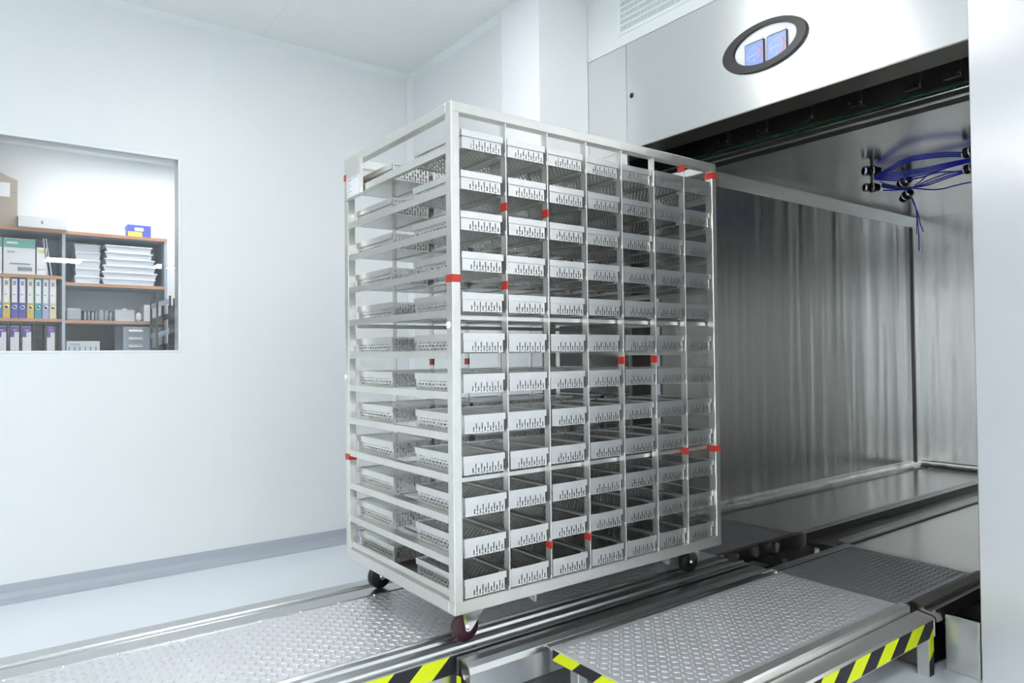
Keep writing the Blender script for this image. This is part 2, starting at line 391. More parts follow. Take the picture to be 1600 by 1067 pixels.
# ------------------------------------------------------------------ trolley
L_, W_, Z0, Z1 = 1.3526, .8464, .36, 2.01
T = .036
cart = empty('tray_trolley', 'tall satin steel trolley on castors filled with rows of perforated trays', 'trolley')
def lb(name, *d, mat='cart', bev=.002): return onebox(name, mat, *d, parent=cart, bev=bev)
for x in (0, L_-T+.006):
    for y in (0, W_-T): lb('corner_post', x, x+T-.006 if x else T-.004, y, y+T, Z0+.04, Z1-.034)
for y in (0, W_-T): lb('top_rail', 0, L_, y, y+T, Z1-.034, Z1); lb('bottom_rail', 0, L_, y, y+T, Z0, Z0+.04)
for x in (0, L_-T): lb('top_rail', x, x+T, T, W_-T, Z1-.034, Z1-.0005); lb('bottom_rail', x, x+T, T, W_-T, Z0+.0005, Z0+.0395)
for j in range(1, NC):
    x = DIV[j]
    for y in (.003, W_-.033): lb('upright_divider', x-.0022, x+.0022, y, y+.03, Z0+.04, Z1-.034, bev=.0006)
for j, x in enumerate(DIV):
    for i in range(NR):
        z = .398+PZ*i
        if i == 0: z = .402
        b = MB()
        if j in (0, NC):      # side rail: tall angle along the open end of the trolley
            s = 1 if j == 0 else -1; xo = .0015 if j == 0 else L_-.0015
            if i == 0:
                b.box(xo+s*.012, xo+s*.0145, T+.001, W_-T-.001, z+.004, z+.027, 'cart')
            else:
                b.box(xo, xo+s*.0022, T+.001, W_-T-.001, z-.018, z+.007, 'cart')
            b.box(xo+s*.0145 if i == 0 else xo+s*.0022, x+s*.014, T+.001 if i else T+.001, W_-T-.001, z-.0022, z, 'cart')
        else:
            b.box(x-.013, x+.013, .036, W_-.036, z-.0022, z, 'cart')
            b.box(x-.0012, x+.0012, .036, W_-.036, z, z+.012, 'cart')
            b.box(x-.0048, x-.0022, .004, .040, z-.003, z+.011, 'cart', .0008)      # welded end tab
        b.build('tray_runner', cart)
for i in (3, 7):
    z = .398+PZ*i
    for y in (.040, W_-.052): lb('cross_brace', T, L_-T, y, y+.012, z-.026, z-.010, bev=.001)
for q, y0, y1 in ((.353, .03, .15), (1.05, .03, .15)):
    b = MB(); b.extrude([(y0, Z0), (y0+.12, Z0), (y0+.02, Z0-.037), (y0, Z0-.037)], q-.004, q, 'cart'); b.build('stop_bracket', cart)
lb('base_plate', T, L_-T, T, W_-T, Z0+.002, Z0+.005, bev=0)
# name plate holder on the open end, upper far corner
h = MB(); h.box(-.006, -.0035, .655, .812, 1.83, 1.985, 'cart'); h.box(-.018, -.006, .652, .655, 1.835, 1.97, 'cart'); h.box(-.016, -.0035, .655, .812, 1.827, 1.830, 'cart')
ho = h.build('card_holder', cart)
h = MB(); h.box(-.0085, -.0062, .668, .800, 1.838, 1.915, 'paper')
for i in range(6): h.box(-.0087, -.0085, .775-(.02 if i % 2 else .0), .792, 1.848+i*.011, 1.850+i*.011, 'ink')
h.box(-.0087, -.0085, .69, .79, 1.908, 1.9095, 'ink'); h.build('paper_card', ho)
# white plastic caps
for y, z in ((.024, 1.287), (.838, 1.103)):
    h = MB(); h.lathe([(.0001, .009), (.004, .009), (.0045, .006), (.009, .006), (.0115, .003), (.0115, 0)], (0, y, z), (-1, 0, 0), 'cap', 18); h.build('round_cap', cart)
# red tape
def tape(x0, x1, y0, y1, z, hgt=.027):
    o = onebox('tape_marker', 'red', x0-.0012, x1+.0012, y0-.0012, y1+.0012, z-hgt/2, z+hgt/2, parent=cart); o['label'] = 'red tape wrapped round the upright'
tape(0, T-.004, 0, T, 1.437, .025)
for j, z in ((1, 1.692), (2, 1.690), (1, 1.425), (6, 1.962), (4, 1.163), (5, 1.166), (6, .781), (2, .519), (3, .517)):
    x = DIV[j]; tape(x-.0022, x+.0022, .003, .033, z, .028)
tape(L_-T+.006, L_, 0, T, 1.957, .028); tape(L_-T+.006, L_, 0, T, .776, .026)
tape(0, T-.004, W_-T, W_, .775, .025); tape(0, T-.004, W_-T, W_, 1.93, .026)
for j in (2, 3): x = DIV[j]; tape(x-.0022, x+.0022, W_-.033, W_-.003, 1.16, .028)
# castors
PT = .235
def castor(x, y, ang, brake=False, wm='wheel'):
    r = .05; t = bpy.data.objects.new('castor', None); col.objects.link(t); t.parent = cart; t.location = (x, y, PT); t.rotation_euler = (0, 0, ang)
    t.empty_display_size = .03
    b = MB()
    b.lathe([(.012, -.0150), (.034, -.0150), (.037, -.0125), (.046, -.0165), (.0495, -.012), (.05, 0), (.0495, .012), (.046, .0165), (.037, .0125), (.034, .0150), (.012, .0150)], (0, 0, r), (0, 1, 0), wm, 36)
    b.build('wheel', t)
    b = MB(); b.box(-.03, .066, -.04, .04, .121, .1245, 'chrome', .001); b.cyl((.017, 0, .108), (.017, 0, .121), .026, 'chrome', 20)
    o = .028
    for s in (-1, 1):
        y0 = s*.0215
        prof = [(-.026, .110), (.064, .110), (.064, .094), (.015, .042), (.006, .036), (-.006, .036), (-.013, .043), (-.024, .095)]
        b.extrude(prof, y0-.0014, y0+.0014, 'chrome', axis=1)
    b.extrude([(-.022, .110), (.056, .110), (.056, .107), (-.022, .107)], -.0229, .0229, 'chrome', axis=1)
    b.build('fork', t)
    b = MB(); b.cyl((0, -.027, r), (0, .027, r), .006, 'chrome', 6); b.cyl((0, -.0295, r), (0, -.023, r), .009, 'chrome', 6); b.cyl((0, .023, r), (0, .0295, r), .009, 'chrome', 6); b.build('axle_bolt', t)
    if brake:
        b = MB(); b.box(.03, .085, -.014, .014, .080, .083, 'chrome', .001); b.box(.028, .034, -.02, .02, .08, .105, 'chrome'); b.build('brake_lever', t)
castor(.092, .088, .10); castor(.105, .755, .15, wm='black'); castor(1.255, .105, .05, True, 'black'); castor(1.25, .755, -.1)

# ------------------------------------------------------------------ tread plate
def tread(x0, x1, y0, y1, z, name, parent, p=.0255, th=.006, mt='plate'):
    b = MB(); b.box(x0, x1, y0, y1, z-th, z, mt)
    nx, ny = int((x1-x0-.01)/p), int((y1-y0-.01)/p); ox = x0+(x1-x0-(nx-1)*p)/2; oy = y0+(y1-y0-(ny-1)*p)/2
    for i in range(nx):
        for j in range(ny):
            a = math.radians(45 if (i+j) % 2 else -45); c, s = math.cos(a), math.sin(a); X, Y = ox+i*p, oy+j*p
            hl, hw, hh = .0128, .0040, .0034
            P = [(-hl, 0, 0), (-hl*.45, -hw, 0), (hl*.45, -hw, 0), (hl, 0, 0), (hl*.45, hw, 0), (-hl*.45, hw, 0), (-hl*.55, 0, hh), (hl*.55, 0, hh)]
            b.add([(X+u*c-v*s, Y+u*s+v*c, z+w_) for u, v, w_ in P], [(0, 1, 6), (1, 2, 7, 6), (2, 3, 7), (3, 4, 7), (4, 5, 6, 7), (5, 0, 6)], mt, True)
    return b.build(name, parent)
XS = 1.572
# near transfer track with the trolley on it
t1 = empty('trolley_track', 'floor-level steel track with tread plate under the trolley, yellow-black tape on its side', 'track', (0, 0, 0))
def rail_outer(x0, x1, nm, par):
    b = MB()
    b.extrude([(.888, PT-.06), (.888, PT), (.826, PT), (.822, PT-.003), (.820, PT-.012), (.815, PT-.014), (.790, PT-.014), (.786, PT-.012), (.784, PT-.003), (.780, PT-.001), (.700, PT-.001), (.697, PT-.005), (.697, PT-.06)], x0, x1, 'rail')
    return b.build(nm, par)
def rail_near(x0, x1, nm, par):
    b = MB()
    b.extrude([(.172, PT-.06), (.172, PT-.002), (.170, PT+.004), (.164, PT+.004), (.160, PT-.002), (.136, PT-.003), (.132, PT-.012), (.060, PT-.012), (.055, PT-.003), (.053, PT+.007), (.047, PT+.008), (.044, PT), (.022, PT-.001), (.018, PT-.004), (.018, PT-.10), (.024, PT-.10), (.03, PT-.06)][::-1], x0, x1, 'rail')
    return b.build(nm, par)
PT_TOP = PT-.002
tread(-1.95, XS, .1735, .6955, PT-.004, 'tread_plate', t1)
rail_outer(-1.95, XS, 'guide_rail', t1); rail_near(-1.95, XS, 'guide_rail', t1)
b = MB(); b.box(-1.95, XS, .03, .87, .17, PT-.062, 'darksteel'); b.build('support_frame', t1)
for x in (-1.6, -.045, 1.1):
    for y in (.022, .83): onebox('leg', 'cart', x, x+.04, y, y+.04, 0, .17, parent=t1, bev=.002)
o = onebox('warning_tape', 'hazard', -1.95, .002, .0162, .018, PT-.062, PT-.0045, parent=t1); o['label'] = 'yellow and black striped tape along the near side'
# small screws along the far rail
b = MB()
for i in range(22): b.lathe([(.006, 0), (.005, .004), (.0001, .005)], (-1.75+i*.15, .6885, PT-.001), (0, 0, 1), 'chrome', 8)
b.build('rail_screw', t1)['kind'] = 'stuff'
# beam between the two tracks
bm = empty('connecting_beam', 'long folded steel beam between the trolley track and the empty platform', 'beam')
b = MB(); b.ribbon([(-.004, PT-.11), (-.004, PT-.002), (-.030, PT+.001), (-.058, PT-.001), (-.076, PT-.012), (-.083, PT-.030), (-.084, PT-.108)][::-1], .002, XS, .003, 'rail'); b.build('beam_profile', bm)
b = MB(); b.ribbon([(-.086, PT-.014), (-.100, PT-.004), (-.118, PT-.006), (-.128, PT-.016)][::-1], .289, XS, .003, 'rail'); b.build('edge_strip', bm)
onebox('end_block', 'darksteel', .010, .03, -.07, -.015, PT-.10, PT-.012, parent=bm, bev=.004)
b = MB(); b.cyl((.004, -.045, PT-.05), (.011, -.045, PT-.05), .009, 'chrome', 6); b.build('bolt', bm)
onebox('warning_tape', 'hazard', .0, .0018, -.030, -.006, .02, PT-.055, parent=bm)['label'] = 'strip of striped tape on the beam end'
for x in (.012, 1.1): onebox('leg', 'cart', x, x+.04, -.075, -.035, 0, PT-.11, parent=bm, bev=.002)
# empty platform on the right
t2 = empty('empty_platform', 'empty tread plate platform right of the trolley with striped tape on its edges', 'platform')
tread(.286, XS-.004, -.632, -.1395, PT-.001, 'tread_plate', t2)
b = MB(); b.box(.286, XS-.004, -.632, -.140, PT-.040, PT-.0075, 'rail'); b.build('plate_edge', t2)
onebox('warning_tape', 'hazard', .2835, .2855, -.632, -.140, PT-.040, PT-.006, parent=t2)['label'] = 'striped tape on the near end of the plate'
b = MB(); b.extrude([(-.634, PT-.05), (-.634, PT+.004), (-.640, PT+.008), (-.668, PT+.006), (-.674, PT), (-.674, PT-.046), (-.668, PT-.05)][::-1], .1, XS, 'cart'); b.build('edge_lip', t2)
b = MB(); b.extrude([(-.680, PT-.105), (-.680, PT-.022), (-.735, PT-.030), (-.742, PT-.036), (-.742, PT-.098), (-.736, PT-.105)][::-1], .1, 1.615, 'cart'); b.build('side_beam', t2)
onebox('warning_tape', 'hazard', .1, 1.600, -.7436, -.742, PT-.096, PT-.037, parent=t2)['label'] = 'striped tape along the outer side'
lg = MB(); lg.box(1.560, 1.602, -.7415, -.70, 0, PT-.10, 'cart', .002); lg.build('leg', t2)
onebox('warning_tape', 'hazard', 1.566, 1.600, -.7431, -.7415, .0, PT-.085, parent=t2)['label'] = 'striped tape down the leg'
lg = MB(); lg.box(.3, .342, -.7415, -.70, 0, PT-.10, 'cart', .002); lg.build('leg', t2)
for y in (-.2, -.55):
    for x in (.34, 1.5): onebox('leg', 'cart', x, x+.04, y, y+.04, 0, PT-.04, parent=t2, bev=.002)
# threshold plates between the tracks and the chamber
t3 = empty('threshold_platform', 'dark tread plates and rails in the doorway of the steel chamber', 'platform')
XC = 2.236
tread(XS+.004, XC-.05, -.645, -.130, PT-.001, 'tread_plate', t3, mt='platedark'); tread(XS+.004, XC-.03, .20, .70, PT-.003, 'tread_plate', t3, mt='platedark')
b = MB(); b.box(XC-.048, XC-.004, -.66, -.11, PT-.02, PT+.001, 'rail', .002); b.build('cross_bar', t3)
b = MB(); b.box(XC-.028, XC-.004, .20, .80, PT-.02, PT+.003, 'rail', .002); b.build('cross_bar', t3)
b = MB(); b.extrude([(-.652, PT-.05), (-.652, PT+.002), (-.662, PT+.004), (-.700, PT-.002), (-.705, PT-.014), (-.728, PT-.016), (-.733, PT-.006), (-.742, PT-.006), (-.746, PT-.05)][::-1], XS+.05, XC, 'darksteel'); b.build('guide_rail', t3)
b = MB(); b.extrude([(-.125, PT-.05), (-.125, PT), (-.09, PT), (-.086, PT-.012), (-.05, PT-.014), (-.05, PT-.05)], XS, XC, 'rail'); b.build('guide_rail', t3)
b = MB(); b.extrude([(.15, PT-.06), (.152, PT+.004), (.172, PT+.006), (.2, PT), (.2, PT-.06)][::-1], XS, XC, 'darksteel'); b.build('guide_rail', t3)
rail_outer(XS+.002, XC, 'guide_rail', t3)
b = MB(); b.box(XS, XC, -.05, .15, .10, .13, 'dark'); b.build('channel_bed', t3)
for x, y in ((1.63, .135), (1.80, .145), (1.95, .13), (1.74, -.045), (2.02, -.04)):
    b = MB(); b.ribbon([(x-.02, PT-.02), (x-.018, PT-.035), (x, PT-.04), (x+.014, PT-.03), (x+.016, PT+.002)], y-.012, y+.012, .0025, 'chrome', axis=1); b.build('spring_clip', t3)
onebox('sensor_block', 'green', 1.98, 2.06, .02, .07, .13, .165, parent=t3, bev=.004)
b = MB(); b.box(XS+.02, 1.88, -.72, .85, .02, .095, 'darksteel'); b.build('support_frame', t3)

# ------------------------------------------------------------------ the sterilizer
st = empty('steam_sterilizer', 'large stainless walk-in sterilizer with open doorway and oval gauge window above', 'sterilizer')
def sb(name, *d, mat='panel', bev=0., par=None): return onebox(name, mat, *d, parent=par or st, bev=bev)
PB, PTp = 2.235, 2.783
sb('side_panel', XP, XP+.02, .6205, .905, PB, PTp, bev=.0015)
sb('side_panel', XP, XP+.02, .6205, .905, .255, PB-.001, bev=.0015)
sb('front_panel', XP, XP+.02, -.981, .6175, PB, PTp, bev=.0015)
b = MB(); b.lathe([(.0001, .004), (.010, .004), (.0135, .001), (.0135, -.0005)], (XP, .582, 2.509), (-1, 0, 0), 'black', 20); b.build('panel_lock', st)
sb('door_cover_panel', 1.398, XP+.02, -2.64, -.9715, 0, CZ-.001, mat='pillar', bev=.002)
sb('panel_flange', XP+.001, 1.60, -.98, .80, PB-.004, PB, mat='darksteel')
# door pocket behind the front panel
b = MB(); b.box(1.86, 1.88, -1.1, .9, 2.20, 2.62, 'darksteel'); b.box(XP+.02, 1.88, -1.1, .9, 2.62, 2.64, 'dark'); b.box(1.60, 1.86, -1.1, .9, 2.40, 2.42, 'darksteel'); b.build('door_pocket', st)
sb('jamb', XP+.021, 1.86, .82, .90, .255, 2.62, mat='darksteel')
b = MB(); b.box(1.80, 1.90, -1.1, .82, 2.208, 2.222, 'green', .003); b.build('door_gasket', st)
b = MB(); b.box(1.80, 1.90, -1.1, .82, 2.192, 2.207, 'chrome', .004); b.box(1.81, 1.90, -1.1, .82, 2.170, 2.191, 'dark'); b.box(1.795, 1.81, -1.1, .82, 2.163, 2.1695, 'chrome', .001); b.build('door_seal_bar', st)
for px, py in ((1133, 215), (1195, 195), (1264, 174), (1340, 152), (1430, 126), (1492, 108)):
    p = at(px, py, 0, 1.78); b = MB(); y, z = p.y, 2.262
    b.box(1.76, 1.80, y-.028, y-.024, z-.03, z+.03, 'darksteel', .001); b.box(1.76, 1.80, y-.028, y+.035, z-.034, z-.030, 'darksteel', .001)
    b.cyl((1.755, y-.02, z-.02), (1.765, y-.02, z-.02), .007, 'chrome', 8); b.cyl((1.755, y+.024, z-.016), (1.765, y+.024, z-.016), .007, 'chrome', 8)
    b.build('gasket_bracket', st)
# chamber box
CY0, CY1, CX1, CT = -1.05, .80, 5.0, 2.285
b = MB(); b.box(1.90, CX1, CY1, CY1+.02, .26, 2.222, 'chamber'); b.build('chamber_wall', st)
b = MB(); b.box(CX1, CX1+.02, CY0, CY1, .2, CT, 'chamber'); b.build('chamber_wall', st)
b = MB(); b.box(1.90, CX1, CY0-.02, CY0, .0, CT, 'chamber'); b.build('chamber_wall', st)
b = MB(); b.box(1.90, CX1, CY0, CY1+.02, CT, CT+.02, 'chambertop'); b.build('chamber_ceiling', st)
b = MB(); b.extrude([(CY1, 2.215), (CY1-.004, 2.215), (CY1-.062, CT-.001), (CY1, CT-.001)], 1.90, CX1-.002, 'rail'); b.build('corner_fillet', st)
arc = [(CY1-.06+.06*math.cos(a), .285-.06*math.sin(a)) for a in [math.pi/2*i/8 for i in range(9)]]
b = MB(); b.extrude(arc+[(CY1+.015, .225), (CY1+.015, .285)], 1.90, CX1-.002, 'chamber', smooth=True); b.build('corner_fillet', st)
b = MB(); b.box(CX1-.014, CX1, CY1-.012, CY1, .26, 2.215, 'darksteel', .003); b.build('corner_seam', st)
arc = [(CX1-.06+.06*math.cos(a), .285-.06*math.sin(a)) for a in [math.pi/2*i/8 for i in range(9)]]
b = MB(); b.extrude(arc+[(CX1, .225), (CX1, .285)], CY0, CY1-.05, 'chamber', axis=1, smooth=True); b.build('corner_fillet', st)
b = MB(); b.box(XC, 4.86, .205, .70, PT-.012, PT-.003, 'chfloor', .001); b.build('floor_plate', st)
b = MB(); b.box(XC, 4.86, -.655, -.105, PT-.012, PT-.003, 'chfloor', .001); b.build('floor_plate', st)
b = MB(); b.box(4.88, 4.93, -.9, .72, PT-.006, PT+.004, 'rail', .001); b.build('floor_edge_bar', st)
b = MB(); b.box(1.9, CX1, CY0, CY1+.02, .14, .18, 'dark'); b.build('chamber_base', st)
b = MB(); b.extrude([(.704, .18), (.704, PT+.004), (.712, PT+.006), (.730, PT+.002), (.732, .18)][::-1], XC, 4.9, 'rail'); b.build('guide_rail', st)
for y0, y1 in ((.135, .200), (-.100, -.030)):
    b = MB(); b.extrude([(y0, .18), (y0, PT+.006), (y0+.006, PT+.010), (y0+.014, PT+.002), (y1-.014, PT+.002), (y1-.006, PT+.010), (y1, PT+.006), (y1, .18)][::-1], XC, 4.9, 'rail'); b.build('guide_rail', st)
b = MB(); b.box(XC, 4.9, -.028, .133, .18, PT-.03, 'darksteel'); b.build('channel_bed', st)
b = MB(); b.box(XC, 4.9, -.76, -.70, .18, PT+.004, 'rail', .002); b.build('guide_rail', st)
# lower front skirt beside the platform
b = MB(); b.box(1.678, 1.684, -.868, -.752, .002, .205, 'chamber'); b.box(1.672, 1.678, -.868, -.862, .002, .205, 'cart'); b.box(1.70, 1.9, -.98, -.752, .002, .12, 'dark'); b.build('skirt_plate', st)  # the dark box stands in for the shaded void behind the plate
# oval gauge window
ring = bpy.data.objects.new('gauge_window', None); col.objects.link(ring); ring.parent = st; ring['label'] = 'black-rimmed oval window with two blue gauges'
oc = (-.183, 2.488); n = 56
def ell(a, bb, x, sh=(0, 0)): return [(x, oc[0]+sh[0]+a*math.cos(2*math.pi*i/n), oc[1]+sh[1]+bb*math.sin(2*math.pi*i/n)) for i in range(n)]
b = MB()
R4 = [ell(.203, .1035, XP-.0005), ell(.200, .101, XP-.014), ell(.152, .0775, XP-.014, (-.007, .003)), ell(.150, .076, XP-.0005, (-.007, .003))]
vs = sum(R4, []); fs = [(k*n+i, k*n+(i+1) % n, (k+1)*n+(i+1) % n, (k+1)*n+i) for k in range(3) for i in range(n)]
b.add(vs, fs, 'black'); b.build('oval_rim', ring)
b = MB(); b.add(ell(.151, .077, XP-.001, (-.007, .003)), [tuple(range(n))[::-1]], 'cap'); b.build('back_plate', ring)
for yc in (-.142, -.249):
    b = MB(); zc, hw, hh = 2.463, .0475, .054
    g = bpy.data.objects.new('gauge', None); col.objects.link(g); g.parent = ring
    b.box(XP-.010, XP-.001, yc-hw, yc+hw, zc-hh, zc+hh, 'black', .002)
    b.box(XP-.0108, XP-.010, yc-hw+.004, yc+hw-.004, zc-hh+.004, zc+hh-.004, 'gauge')
    def tick(a, r0, r1, w_, m):
        a = math.radians(a); c, s = math.cos(a), math.sin(a)
        # the viewer looks along +x, so +y is to the left
        q = [(r0, -w_), (r1, -w_), (r1, w_), (r0, w_)]
        b.add([(XP-.0112, yc-(r*c-t_*s), zc+(r*s+t_*c)) for r, t_ in q], [(0, 1, 2, 3)], m)
    for a in range(-50, 231, 14): tick(a, .026, .031, .0006, 'gring')
    for a in range(-50, 51, 8): tick(a, .0325, .039, .0022, 'gred')
    for a in range(60, 231, 10): tick(a, .0315, .0325, .0028, 'gring')
    tick(192, -.012, .030, .0012, 'cap'); tick(192, -.014, -.004, .0028, 'cap'); tick(270, .018, .034, .0014, 'gring')
    b.v = b.v; o = b.build('gauge_dial', ring); o['label'] = 'square blue dial with pale scale and red band'
    bpy.data.objects.remove(g)
    b = MB(); b.box(XP-.004, XP-.001, yc-.040, yc+.040, zc+hh+.004, zc+hh+.013, 'paper'); b.build('gauge_label', ring)
# ceiling vent grille on the wall above
vg = empty('vent_grille', 'white slotted air vent grille in the wall above the steel front', 'vent')
gy1, gy0, gz0, gz1 = .668, -.30, 2.842, 3.065
b = MB()
for d in ((gy0, gy1, gz0, gz0+.018), (gy0, gy1, gz1-.018, gz1), (gy0, gy0+.018, gz0+.018, gz1-.018), (gy1-.018, gy1, gz0+.018, gz1-.018)): b.box(XP-.006, XP, *d, 'trim', .001)
b.build('grille_frame', vg)
b = MB(); b.box(XP-.0012, XP-.0002, gy0+.018, gy1-.018, gz0+.018, gz1-.018, 'base'); b.build('grille_back', vg)
b = MB(); ny = int((gy1-gy0-.036)/.0105)
for i in range(ny+1): y = gy0+.018+i*.0105; b.box(XP-.005, XP-.0015, y, y+.0045, gz0+.018, gz1-.018, 'trim')
b.build('grille_slat', vg)['kind'] = 'stuff'
b = MB()
for i in range(1, 6): z = gz0+.018+i*(gz1-gz0-.036)/6; b.box(XP-.0055, XP-.002, gy0+.018, gy1-.018, z-.004, z+.004, 'trim')
b.build('grille_bar', vg)['kind'] = 'stuff'
# sensor sockets and blue leads under the chamber ceiling
lo = empty('sensor_lead_bundle', 'tangle of bright blue sensor leads hanging between sockets under chamber ceiling', 'cables')
ZS = 2.235
def sock(px, py, dx, name='socket', z=ZS):
    p = at(px, py, 2, z); d = Vector(dx).normalized(); b = MB()
    K = 1.25; b.lathe([(u*K, v*K) for u, v in [(.0001, 0), (.018, 0), (.022, .004), (.022, .018), (.017, .021), (.017, .030), (.024, .033), (.024, .055), (.019, .058), (.019, .075), (.014, .078), (.0001, .078)]], p-d*.049, d, 'black', 18)
    b.lathe([(.029, .045), (.033, .046), (.033, .053), (.029, .055)], p-d*.049, d, 'chrome', 18); b.lathe([(.0215, .0), (.0285, .006), (.0285, .012), (.0215, .0126)], p-d*.050, d, 'chrome', 18)
    b.box(p.x-.006, p.x+.006, p.y-.006, p.y+.006, p.z+.02, CT, 'darksteel')
    b.build(name, st); return p
ax = (.8, -.6, 0)
s1 = sock(1362, 267, ax); s2 = sock(1362, 293, ax, z=2.232); s3 = sock(1413, 284, (.55, .8, -.1)); s4 = sock(1416, 306, (.55, .8, -.3), z=2.205)
s5 = sock(1519, 236, (-.3, -.8, 0)); s6 = sock(1520, 262, (-.3, -.8, 0))
def lead(pix, r=.0042, z=(2.235, 2.235)):
    k = len(pix); pts = [at(px, py, 2, z[0]+(z[1]-z[0])*i/(k-1)) for i, (px, py) in enumerate(pix)]
    out = []
    for i in range(k-1):      # Catmull-Rom through the points
        p0, p1, p2, p3 = pts[max(i-1, 0)], pts[i], pts[i+1], pts[min(i+2, k-1)]
        for s in range(6):
            t = s/6; out.append(.5*((2*p1)+(p2-p0)*t+(2*p0-5*p1+4*p2-p3)*t*t+(3*p1-p0-3*p2+p3)*t**3))
    out.append(pts[-1]); b = MB(); b.tube(out, r, 'blue'); b.build('cable', lo)
for d in (-3, 0, 3): lead([(1372, 274+d/2), (1395, 262+d), (1418, 250+d), (1450, 244+d), (1490, 241+d), (1530, 241+d/2), (1560, 238)])
for d in (-4, -1, 2, 5): lead([(1366, 277+d/3), (1395, 274+d), (1440, 268+d), (1480, 258+d*.8), (1530, 247+d*.5), (1560, 242)])
lead([(1366, 280), (1400, 282), (1440, 277), (1480, 262), (1530, 249), (1560, 243)])
for d in (-3, 1, 4): lead([(1378, 290+d/2), (1400, 293+d/2), (1425, 293), (1450, 285+d), (1480, 274+d), (1505, 268+d/2), (1519, 263)])
lead([(1380, 287), (1395, 291), (1425, 294), (1465, 296), (1500, 288), (1535, 281), (1560, 276)])
lead([(1426, 293), (1440, 282), (1452, 273), (1480, 268), (1512, 270)])
lead([(1375, 284), (1390, 289), (1410, 292), (1428, 293)]); lead([(1380, 297), (1395, 297), (1412, 296), (1426, 294)])
def drop(pix, r=.0032):
    base = at(pix[0][0], pix[0][1], 2, 2.20); X = base.x; pts = [at(px, py, 0, X+i*.004) for i, (px, py) in enumerate(pix)]
    b = MB(); b.tube(pts, r, 'blue'); b.build('cable', lo); return pts[-1]
drop([(1424, 307), (1429, 318), (1433, 332), (1434, 345), (1435, 360), (1436, 372), (1436, 392)])
drop([(1424, 309), (1430, 322), (1435, 335), (1438, 350), (1443, 362)]); drop([(1431, 325), (1433, 340), (1432, 366)])
p = at(1436, 392, 0, s4.x+.03); b = MB(); b.box(p.x, p.x+.008, p.y-.014, p.y-.006, p.z-.004, p.z+.028, 'chrome', .002); b.build('cable_tip', lo)

# ------------------------------------------------------------------ store room seen through the window
SY, SD = 3.40, .36
X = lambda px, y=SY: at(px, 440, 1, y).x
Zp = lambda px, py, y=SY: at(px, py, 1, y).z
sh = empty('shelf_unit', 'grey-blue shelving with beech-edged boards seen through the window', 'shelves', (0, 0, 0))
XD, XR, XL = -.808, -.203, -2.3
def board(x0, x1, z):
    b = MB(); b.box(x0, x1, SY+.004, SY+SD, z-.020, z, 'shelf'); b.box(x0, x1, SY, SY+.004, z-.020, z, 'wood'); b.build('shelf_board', sh)
board(XL, XR, 2.012)
for z in (1.719, 1.445, 1.168, .60): board(XL, XD-.010, z)
for z in (1.681, 1.439, 1.168, .60): board(XD+.010, XR-.018, z)
for x in (XL, -1.56, XD-.009, XR-.018): onebox('upright_panel', 'shelf', x, x+.018, SY+.004, SY+SD, 0, 1.992, parent=sh)
onebox('back_panel', 'shelf', XL, XR, SY+SD, SY+SD+.01, 0, 2.012, parent=sh)
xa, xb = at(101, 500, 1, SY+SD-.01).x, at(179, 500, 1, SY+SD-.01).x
o = onebox('dark_reflection_panel', 'navy', xa-.04, xb, SY+SD-.008, SY+SD-.001, .62, 1.52, parent=sh); o['label'] = 'dark board behind the glassware, standing in for a dark window reflection'  # added board, paints the dark reflection seen in the pane
b = MB(); z0 = 1.19
b.box(xb+.01, XR-.02, SY+.02, SY+.036, .62, 1.40, 'shelf'); b.build('cupboard_door', sh)
for py in (517, 529, 541):
    z = Zp(212, py); b = MB(); x0, x1 = X(201), X(223)
    b.ribbon([(SY+.018, z+.012), (SY-.01, z), (SY-.012, z-.006)][::-1], x0, x1, .002, 'cap'); b.build('pull_handle', sh)
def item(name, label, cat, mat, px0, px1, z0, z1, y0=SY+.01, dep=.25, group=None, bev=.002, extra=None):
    x0, x1 = X(px0, y0), X(px1, y0); r = empty(name, label, cat, ((x0+x1)/2, y0+dep/2, z0), group)
    b = MB(); b.box(x0, x1, y0, y0+dep, z0, z1, mat, bev); o = local(b, r.location).build(('body'), r)
    if extra:
        for nm, bb in extra(x0, x1, y0, z0, z1): local(bb, r.location).build(nm, r)
    return r
def faced(*q):      # flat labels on the front: (name, material, fractional x0, x1, z0, z1)
    def f(x0, x1, y0, z0, z1):
        r = []
        for k, (nm, mat, a, c, d, e) in enumerate(q):
            b = MB(); b.box(x0+(x1-x0)*a, x0+(x1-x0)*c, y0-.0012-.0004*k, y0-.0002, z0+(z1-z0)*d, z0+(z1-z0)*e, mat); r.append((nm, b))
        return r
    return f
TZ = 2.012
def flap(x0, x1, y0, z0, z1):
    r = faced(('address_label', 'paper', .30, .86, .62, .92), ('tape_strip', 'ink', .9, 1.0, .72, .735))(x0, x1, y0, z0, z1)
    b = MB(); b.add([(x1-.14, y0+.02, z1), (x1, y0+.02, z1), (x1, y0+.3, z1), (x1-.12, y0+.02, z1+.055), (x1-.12, y0+.3, z1+.055), (x1-.14, y0+.3, z1)], [(0, 1, 3), (1, 2, 4, 3), (2, 5, 4), (0, 3, 4, 5)], 'card'); r.append(('flap', b)); return r
item('cardboard_box', 'brown cardboard box with a white label, flap open, on top of the shelves', 'box', 'card', -60, 27, TZ, 2.305, dep=.34, extra=flap, bev=0)
item('flat_box', 'flat white box beside the cardboard box on top of the shelves', 'box', 'paper', 28, 105, TZ, 2.086, y0=SY-.03, dep=.33, extra=faced(('printed_mark', 'ink', .46, .50, .35, .6)))
item('blue_box', 'small blue box with a yellow label on the right of the shelf top', 'box', 'bblue', 199, 236, TZ, 2.092, dep=.12, extra=faced(('yellow_label', 'byel', .03, .62, .02, .42), ('printed_mark', 'frosted', .3, .68, .48, .78)))
